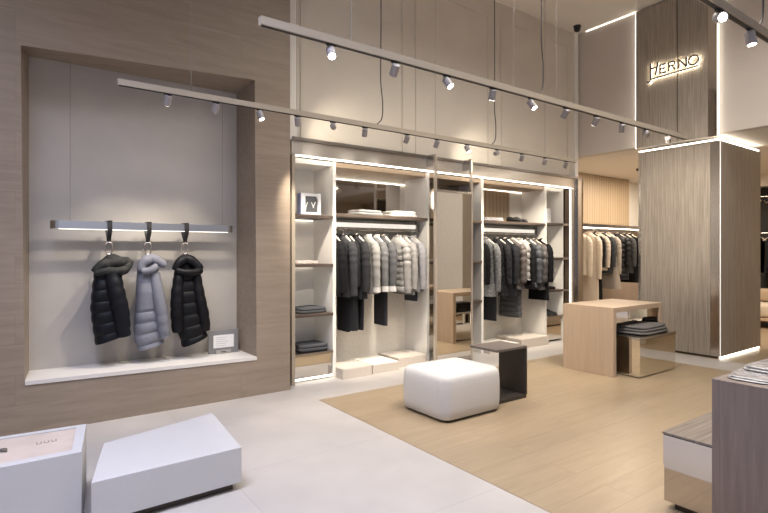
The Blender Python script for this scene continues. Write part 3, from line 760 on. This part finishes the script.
# boxed picture on the top shelf
t = thing('picture_box', 'white boxed picture with a dark scribbled panel on the top left shelf', 'box', (2.76, 5.33, 1.871), -.12)
bx('box', M['paper'], t, -.12, .12, -.06, .06, 0, .25, .003)
bx('spine', M['paper_blue'], t, -.126, -.12, -.06, .06, 0, .25)
bx('panel', M['slate'], t, -.07, .075, -.0625, -.06, .035, .215)
b = BM()
for ox, oz, s_ in ((-.075, .10, 1.0), (.02, .12, .7), (.085, .18, .9)):
    tube(b, smooth_path([(ox - .02, -.065, oz + .04 * s_), (ox, -.065, oz - .02), (ox + .005, -.065, oz - .05 * s_), (ox + .012, -.065, oz), (ox + .03, -.065, oz + .045 * s_)], 4), .005, 6)
obj('scribble', b, M['paper'], t)
folded('folded_cloth', 'grey garment folded flat on the shelf of the dark row, left', 'folded garment', 5.75, 5.32, 1.906, .38, .28, .05, fabric((.30, .29, .30)), 0)
# small black shoes
def shoe(x, y, z, rz, label, grp, s_=1.0):
    t = thing('shoe', label, 'shoe', (x, y, z), rz, grp)
    b = BM(); R = []
    prof = [(-.13, .028, .07), (-.12, .034, .085), (-.07, .036, .085), (-.02, .038, .062), (.03, .044, .05), (.08, .046, .042), (.115, .036, .034), (.13, .016, .022)]
    for px, hw, hh in prof:
        R.append([(px * s_, hw * s_ * math.cos(2 * PI * k / 14), (.012 + max(0, hh * (.5 + .5 * math.sin(2 * PI * k / 14)))) * s_) for k in range(14)])
    loft(b, R); obj('upper', b, M['shoe'], t, True)
    b = BM(); R = []
    for px, hw, hh in prof: R.append([(px * 1.03 * s_, -hw * 1.08 * s_, 0), (px * 1.03 * s_, hw * 1.08 * s_, 0), (px * 1.03 * s_, hw * 1.08 * s_, .014), (px * 1.03 * s_, -hw * 1.08 * s_, .014)])
    loft(b, R); obj('sole', b, M['black'], t)
shoe(6.28, 5.30, 1.906, -PI / 2 + .15, 'left black shoe on the shelf above the dark row', 'shoes on the long shelf')
shoe(6.42, 5.30, 1.906, -PI / 2 - .05, 'right black shoe on the shelf above the dark row', 'shoes on the long shelf')
shoe(7.03, 5.30, .421, -PI / 2 + .1, 'left black shoe on the lowest shelf of the right unit', 'shoes on the right shelving')
shoe(7.16, 5.30, .421, -PI / 2 - .05, 'right black shoe on the lowest shelf of the right unit', 'shoes on the right shelving')
folded('bag', 'small black flat bag on the low shelf of the right unit', 'bag', 7.07, 5.32, .841, .26, .24, .045, fabric((.02, .02, .022)), 0, None, 1)
t = thing('product_box', 'white speckled box standing on the top shelf of the right unit', 'box', (7.05, 5.33, 1.921))
bx('box', plain('speckled_card', (.62, .62, .62), .6, noise=.25, nscale=25), t, -.10, .10, -.05, .05, 0, .24, .003)
bx('spine', M['paper'], t, .10, .104, -.05, .05, 0, .24)

# ------------------------------------------------------------------ pouf and side table
pf = thing('pouf', 'square white upholstered pouf with rounded corners on the oak floor', 'pouf', (3.28, 3.51, .003), 0)
def rounded_block(w, d, z0, z1, r, n=8, puff=.02):
    bm = BM(); R = []
    prof = [(z0, -.010), (z0 + .012, 0.0)] + [(z0 + .012 + (z1 - z0 - .012 - .055) * k / 5, puff * math.sin(PI * (k + .5) / 6) * .4) for k in range(1, 6)]
    rr = .055
    for k in range(1, 8):
        a = PI / 2 * k / 7; prof.append((z1 - rr + rr * math.sin(a), -rr * (1 - math.cos(a))))
    for zz, off in prof:
        ring = []
        for qx, qy, a0 in ((1, 1, 0), (-1, 1, PI / 2), (-1, -1, PI), (1, -1, 3 * PI / 2)):
            for k in range(n + 1):
                a = a0 + PI / 2 * k / n
                rad = r + min(0, off)
                ring.append((qx * (w / 2 - r) + (rad + max(0, off)) * math.cos(a), qy * (d / 2 - r) + (rad + max(0, off)) * math.sin(a), zz))
        R.append(ring)
    last = R[-1]
    for f, dz in ((.75, .006), (.45, .010), (.15, .012)):
        R.append([(x * f, y * f, z1 + dz) for x, y, _ in last])
    loft(bm, R); return bm
obj('cushion', rounded_block(.72, .62, .022, .395, .10), M['bouquet'], pf, True)
bx('plinth', M['bronze'], pf, -.30, .30, -.28, .28, 0, .022)

st = thing('side_table', 'dark bronze C shaped side table beside the white pouf', 'table', (3.92, 3.50, .003))
pbox('top', plain('taupe_tabletop', (.13, .108, .095), .45), st, 3.69, 4.13, 3.325, 3.675, .50, .522, .002)
pbox('upright', M['dark_lacquer'], st, 4.108, 4.13, 3.325, 3.675, .04, .499, .002)
pbox('base', M['dark_lacquer'], st, 3.715, 4.13, 3.335, 3.665, .005, .039, .002)

# ------------------------------------------------------------------ oak table and its mirrored box
def oak_table(label, x0, x1, y0, y1, h_, side, topm, z0=.003):
    t = thing('display_table', label, 'table', ((x0 + x1) / 2, (y0 + y1) / 2, z0))
    pbox('end_panel', side, t, x0, x0 + .06, y0, y1, z0, h_, .0015)
    pbox('end_panel', side, t, x1 - .06, x1, y0, y1, z0, h_, .0015)
    pbox('tabletop', topm, t, x0 + .0605, x1 - .0605, y0, y1, h_ - .0595, h_, .0015)
    return t
tb = oak_table('pale oak waterfall table by the grey column', 5.60, 6.72, 3.28, 3.95, .805, M['oak'], M['oak_top'])
def mirror_box(label, x0, x1, y0, y1, h_, topm, z0=.003, toe=.05, topt=.035, face='mirror'):
    t = thing('mirrored_box', label, 'display box', ((x0 + x1) / 2, (y0 + y1) / 2, z0))
    pbox('recessed_base', M['bronze'], t, x0 + .04, x1 - .04, y0 + .04, y1 - .04, z0, z0 + toe)
    pbox('body', M[face], t, x0, x1, y0, y1, z0 + toe, h_ - topt)
    pbox('top', topm, t, x0 - .008, x1 + .008, y0 - .008, y1 + .008, h_ - topt + .001, h_, .002)
    return t
pbox('mirror_lining', M['mirror'], tb, 6.652, 6.659, 3.30, 3.93, .48, .74)
mirror_box('mirrored box tucked under the pale oak table', 5.80, 6.64, 3.08, 3.80, .47, M['steel'], .003, .012)
folded('folded_sweater', 'grey folded sweater lying on the mirrored box, nearest the room', 'sweater', 6.27, 3.33, .471, .70, .46, .095, fabric((.14, .132, .128)), .05, 'folded clothes on the mirrored box', 3)
folded('folded_sweater', 'dark folded sweater further back under the oak table', 'sweater', 6.00, 3.68, .471, .34, .20, .06, fabric((.06, .058, .058)), 0, 'folded clothes on the mirrored box', 2)

# near right corner table set
oak_table('smoked oak display table in the near right corner', 2.91, 4.40, .10, 1.17, .80, M['oak_dark'], M['oak_dark'])
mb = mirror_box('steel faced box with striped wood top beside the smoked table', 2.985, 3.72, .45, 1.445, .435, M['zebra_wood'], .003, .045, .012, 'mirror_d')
pbox('daylight_reflection_band', M['steel'], mb, 2.974, 2.984, .45, 1.445, .255, .42, 0, 'steel band standing in for reflected daylight')  # lighter steel strip added to imitate daylight reflected on the box front
def packet(x, y, z, w, d, h_, rz, label):
    t = folded('packed_garment', label, 'packed garment', x, y, z, w, d, h_, M['film'], rz, 'film wrapped garments on the smoked table', 2)
packet(3.22, 1.04, .801, .50, .22, .018, .03, 'grey garment in clear film lying nearest the table corner')
packet(3.34, 1.00, .820, .38, .25, .026, -.08, 'thicker grey garment in clear film on top of the flat packet')

# ------------------------------------------------------------------ track lighting
def rail(label, x0, x1, y, z, cables, cords):
    t = thing('track_rail', label, 'track rail', ((x0 + x1) / 2, y, z))
    pbox('profile', M['rail'], t, x0, x1, y - .02, y + .02, z, z + .048)
    pbox('channel', M['black'], t, x0 + .01, x1 - .01, y - .012, y + .012, z - .003, z - .0005)
    for cx in cables:
        b = BM(); tube(b, [(cx - t.location.x, 0, .048), (cx - t.location.x, 0, ZC - z)], .0025, 6); obj('suspension_cable', b, M['wire'], t)
    for cx in cords:
        b = BM(); l = cx - t.location.x
        tube(b, smooth_path([(l, 0, ZC - z), (l + .01, 0, 1.2), (l + .005, 0, .55), (l + .03, 0, .3), (l + .02, 0, .12), (l - .05, 0, .047)], 5), .006, 6); obj('power_cord', b, M['cable'], t)
    return t
ZR = 2.745
rail('front beige track rail hung on cables across the room', 1.135, 6.30, 2.80, ZR, (1.75, 3.31, 3.87, 5.2), (3.66,))
rail('rear beige track rail hung in front of the wardrobe wall', .645, 6.60, 4.45, ZR, (1.2, 2.17, 3.91, 5.9), (3.14, 4.89))
rail('short view of a beige track rail at the upper right corner', 2.6, 6.0, 1.23, ZR + .04, (4.9,), (3.75,))

WARM = (1.0, .89, .74)
def spot(x, y, z, aim, label, power, size=62, grp='spotlights on the track rails', col=WARM, blend=.75):
    t = thing('track_spotlight', label, 'spotlight', (x, y, z), 0, grp)
    d_ = (Vector(aim) - Vector((x, y, z - .042))).normalized()
    b = BM(); box(b, -.03, .03, -.012, .012, -.012, 0, .002); tube(b, [(0, 0, -.012), (0, 0, -.03)], .008, 8); obj('adapter', b, M['black'], t)
    cpt = Vector((0, 0, -.046)) + d_ * .012
    b = BM(); tube(b, [cpt - d_ * .04, cpt - d_ * .037, cpt + d_ * .037, cpt + d_ * .04, cpt + d_ * .04, cpt + d_ * .032], [.024, .028, .028, .027, .023, .022], 18)
    hd = obj('lamp_head', b, M['spot'], t, True)
    b = BM(); disc(b, cpt + d_ * .0408, .0225, d_); obj('lens', b, M['lens'], hd)
    ld = bpy.data.lights.new('spot_beam', 'SPOT'); ld.energy = power; ld.spot_size = math.radians(size); ld.spot_blend = blend; ld.color = col; ld.shadow_soft_size = .03
    lo = bpy.data.objects.new('spot_beam', ld); COL.objects.link(lo); lo.parent = t
    lo.location = cpt + d_ * .075; lo.rotation_euler = d_.to_track_quat('-Z', 'Y').to_euler()
ORD = ['first', 'second', 'third', 'fourth', 'fifth', 'sixth', 'seventh', 'eighth', 'ninth', 'tenth', 'eleventh', 'twelfth', 'thirteenth']
r1 = [1.6, 2.10, 2.575, 3.06, 3.53, 4.01, 4.48, 4.93, 5.40, 5.87]
lit = {0: (1.0, 1.0, 0.2), 2: (3.0, 1.0, .2), 4: (4.0, 1.2, .2)}
other = {1: (2.6, 4.9, .6), 3: (3.4, 3.7, .2), 5: (4.2, 4.6, 0.4), 6: (4.6, 4.2, 0.3), 7: (5.9, 3.7, .5), 8: (7.7, 3.5, 2.2), 9: (7.7, 3.5, 1.9)}
for i, x in enumerate(r1):
    aim = lit.get(i) or other[i]
    st_ = 'lit' if i in lit else 'grey'
    spot(x, 2.80, ZR, aim, '%s spotlight, %s from the left end of the front rail' % (st_, ORD[i]), 60)
r2 = [1.017, 1.408, 1.806, 2.18, 2.566, 2.946, 3.499, 3.937, 4.416, 4.942, 5.422, 5.902, 6.375]
aim2 = [(.75, 5.3, .9), (1.2, 5.3, .9), (2.4, 3.6, .2), (2.78, 5.35, 1.3), (3.1, 5.17, 2.72), (3.3, 5.2, 1.5), (3.55, 5.2, 1.6), (3.95, 5.2, 1.5), (5.0, 3.4, .2), (5.25, 5.17, 2.72), (5.75, 5.2, 1.5), (6.2, 5.2, 1.5), (6.7, 5.2, 1.6)]
for i, x in enumerate(r2):
    spot(x, 4.45, ZR, aim2[i], '%s spotlight, %s from the left end of the rear rail' % ('lit' if i in (2, 8) else 'grey', ORD[i]), 16 if i in (4, 9) else (50 if i < 2 else 98), 85 if i in (4, 9) else (46 if i == 3 else 64))
spot(3.15, 1.23, ZR + .042, (1.0, -.7, 1.5), 'bright spotlight shining at the upper right corner beside the panel', 50)
spot(3.58, 1.23, ZR + .042, (3.6, .9, .8), 'grey spotlight hanging down furthest right on the near rail', 40)

dc = thing('ceiling_speaker', 'small black round fitting on the ceiling corner above the bulkhead', 'ceiling fitting', (7.42, 4.97, ZC))
b = BM(); tube(b, [(0, 0, 0), (0, 0, -.02)], .06, 16); obj('base', b, M['black'], dc)
b = BM(); tube(b, [(0, 0, -.02), (0, 0, -.06), (0, 0, -.09), (0, 0, -.10)], [.05, .05, .035, .01], 16); obj('dome', b, M['black'], dc, True)
vt = thing('ceiling_vent', 'slim slot vent in the high ceiling near the bulkhead', 'vent', (5.8, 4.3, ZC))
bx('frame', M['ceiling'], vt, -.9, .9, -.06, .06, -.008, -.001)
bx('slot', M['ceiling_low'], vt, -.87, .87, -.03, .03, -.011, -.009)

# ------------------------------------------------------------------ rear left room: slatted panel, rack and clothes
rp = thing('slatted_panel', 'oak slatted wall panel above the rear clothes rail', 'panel', (10.0, 6.2, 2.0))
pbox('panel', M['slat_wood'], rp, 7.76, 11.07, 6.12, 6.31, 2.03, ZB - .005)
pbox('steel_band', M['steel_d'], rp, 7.76, 11.8, 6.10, 6.31, 1.97, 2.028)
rk = thing('clothes_rail', 'steel clothes rail with a light line in the rear room', 'clothes rail', (9.6, 5.8, 1.90))
b = BM(); tube(b, [(-1.84, 0, 0), (1.9, 0, 0)], .013, 10); obj('rod', b, M['steel'], rk, True)
for ex in (-1.6, 0, 1.7):
    b = BM(); tube(b, [(ex, 0, 0), (ex, .50, 0)], .01, 8); obj('bracket', b, M['steel'], rk)
bx('light_strip', M['led_soft'], rk, -1.8, 1.9, .25, .28, .03, .055)
lw = sbox('wall_rear_panel', plain('taupe_panel', (.33, .26, .21), .6, noise=.08, nscale=5), 7.76, 12.4, 6.27, 6.315, 0, 1.96)
G3 = 'garments on the rear clothes rail'; H3 = 'hangers on the rear clothes rail'
cream_f = fabric((.58, .51, .42)); beige_f = fabric((.47, .40, .33)); taupe = fabric((.29, .255, .22))
for (x, nm, lab, ct, L, mt, kw) in (
    (8.72, 'coat', 'cream coat hung first on the rear rail', 'coat', .80, cream_f, dict(th=.10, sl=.72)),
    (9.03, 'coat', 'longer cream coat hung second on the rear rail', 'coat', 1.30, fabric((.54, .47, .39)), dict(th=.075, sl=.78)),
    (9.16, 'coat', 'long black coat behind the cream coats', 'coat', 1.28, fabric(C_['black']), dict(th=.05, w=.2)),
    (9.34, 'jacket', 'beige jacket left of the dark one in the rear room', 'jacket', .72, beige_f, dict(th=.06)),
    (9.52, 'jacket', 'dark grey jacket over the taupe dress in the rear room', 'jacket', .78, fabric((.04, .042, .046)), dict(th=.065)),
    (9.70, 'dress', 'long taupe dress with flared hem on the rear rail', 'dress', 1.10, taupe, dict(th=.08, hem=1.35, sl=.7)),
    (10.06, 'puffer_jacket', 'black puffer jacket second from the right in the rear room', 'jacket', .92, fabric((.012, .012, .014), .1, 20, True), dict(th=.12, pitch=.10)),
    (10.30, 'jacket', 'dark grey jacket right of the black puffer, rear room', 'jacket', .8, fabric((.05, .05, .052)), dict(th=.05)),
    (10.50, 'coat', 'black coat hung last beside the column in the rear room', 'coat', 1.0, fabric(C_['black']), dict(th=.07))):
    hung(x, 5.80, 1.90, nm, lab, ct, L, mt, G3, H3, **kw)
# small track on the rear ceiling
t = thing('ceiling_track', 'short dark track fitting on the rear room ceiling', 'track rail', (10.2, 5.2, ZB))
bx('profile', M['black'], t, -.5, .5, -.02, .02, -.04, -.001)

# ------------------------------------------------------------------ far right room: dark closet and sofa
fr = thing('coat_rack', 'chrome coat rail with hooks in the dark far closet', 'coat rail', (12.85, 4.2, 2.62))
b = BM(); tube(b, [(0, -1.0, 0), (0, .6, 0)], .02, 10); obj('rod', b, M['steel'], fr, True)
for yy in (-.3, -.1, .05, .2):
    b = BM(); tube(b, smooth_path([(0, yy, -.015), (.0, yy - .03, -.09), (0, yy + .03, -.13), (0, yy + .06, -.08)], 4), .012, 6); obj('hook', b, M['steel'], fr, True)
fr2 = thing('coat_rack', 'lower chrome clothes rail behind the far sofa', 'coat rail', (12.85, 4.2, 1.85))
b = BM(); tube(b, [(0, -1.0, 0), (0, .6, 0)], .015, 10); obj('rod', b, M['steel'], fr2, True)
for yy, lab, mt in ((4.28, 'black jacket in the far closet, nearest the column', fabric(C_['black'])), (4.02, 'dark coat in the far closet behind the sofa', fabric(C_['ink']))):
    t = garment('jacket', lab, 'jacket', 12.85, yy, 1.85, .75, mt, 'black clothes in the far closet', th=.1, twist=PI / 2)
    hanger(12.85, yy, 1.85, lab, 'hangers in the far closet')
sf = thing('sofa', 'cream upholstered bench sofa beyond the column', 'sofa', (11.9, 3.9, 0))
bx('base', M['oak_top'], sf, -.40, .40, -.9, .9, .14, .20, .01)
obj('seat_cushion', box(BM(), -.40, .30, -.88, .88, .205, .46, .06, 4), M['sofa'], sf, True)
obj('backrest', box(BM(), .12, .42, -.9, .9, .47, .72, .06, 4), plain('tan_upholstery', (.42, .32, .22), .8), sf, True)
for xx in (-.34, .34):
    for yy in (-.8, .8): bx('leg', M['bronze'], sf, xx - .025, xx + .025, yy - .025, yy + .025, 0, .14)

# ------------------------------------------------------------------ daylight and general light
w = bpy.data.worlds.new('daylight'); sc.world = w; w.use_nodes = True
bg = w.node_tree.nodes['Background']; bg.inputs[0].default_value = (.76, .80, 1.0, 1); bg.inputs[1].default_value = .3
def area(name, loc, aim, sx_, sy_, power, col):
    l = bpy.data.lights.new(name, 'AREA'); l.shape = 'RECTANGLE'; l.size = sx_; l.size_y = sy_; l.energy = power; l.color = col
    o = bpy.data.objects.new(name, l); COL.objects.link(o); o.location = loc
    o.rotation_euler = (Vector(aim) - Vector(loc)).to_track_quat('-Z', 'Y').to_euler(); return o
area('shopfront_daylight', (0.0, -2.95, 2.4), (0.6, 3.2, .3), 4.6, 3.0, 15, (.66, .75, 1.0))
area('rear_room_ceiling_lamp', (10.0, 4.9, ZB - .02), (10.0, 4.9, 0), 2.5, .5, 120, (1, .86, .70))
area('far_room_fill_light', (9.7, 1.2, ZB - .02), (8.4, 3.0, 1.0), 1.5, 1.0, 100, (1, .86, .70))  # unseen fill light added, tilted to brighten the side of the column
lm = area('shop_fill_light', (4.4, 2.0, ZC - .03), (4.4, 2.0, 0), 4.0, 2.4, 150, (1, .94, .86)); lm.data.spread = math.radians(140)  # unseen overhead fill added for ambient light, mostly on the floor
lm = area('entrance_ceiling_lamp', (-.1, 2.1, ZC - .03), (.2, 2.3, 0), 2.2, 1.6, 125, (.70, .75, 1.0)); lm.data.spread = math.radians(110)

# ------------------------------------------------------------------ camera and view
F_, TH = 515.0, math.atan2(369, 515)
cam = bpy.data.cameras.new('camera'); co = bpy.data.objects.new('camera', cam); COL.objects.link(co)
co.location = (0, 0, 1.45); co.rotation_euler = (PI / 2, 0, -TH)
cam.sensor_fit = 'HORIZONTAL'; cam.sensor_width = 36; cam.lens = 36 * F_ / 768; cam.shift_y = -4.5 / 768
cam.clip_start = .05; cam.clip_end = 100
sc.camera = co
sc.view_settings.view_transform = 'Standard'; sc.view_settings.look = 'None'
sc.view_settings.gamma = 1; sc.view_settings.use_curve_mapping = False
sc.view_settings.exposure = 0.3
cy = sc.cycles
cy.use_denoising = True
cy.max_bounces = 10; cy.diffuse_bounces = 5; cy.glossy_bounces = 6
cy.sample_clamp_indirect = 6; cy.caustics_reflective = False; cy.caustics_refractive = False
try: cy.use_light_tree = True
except Exception: pass
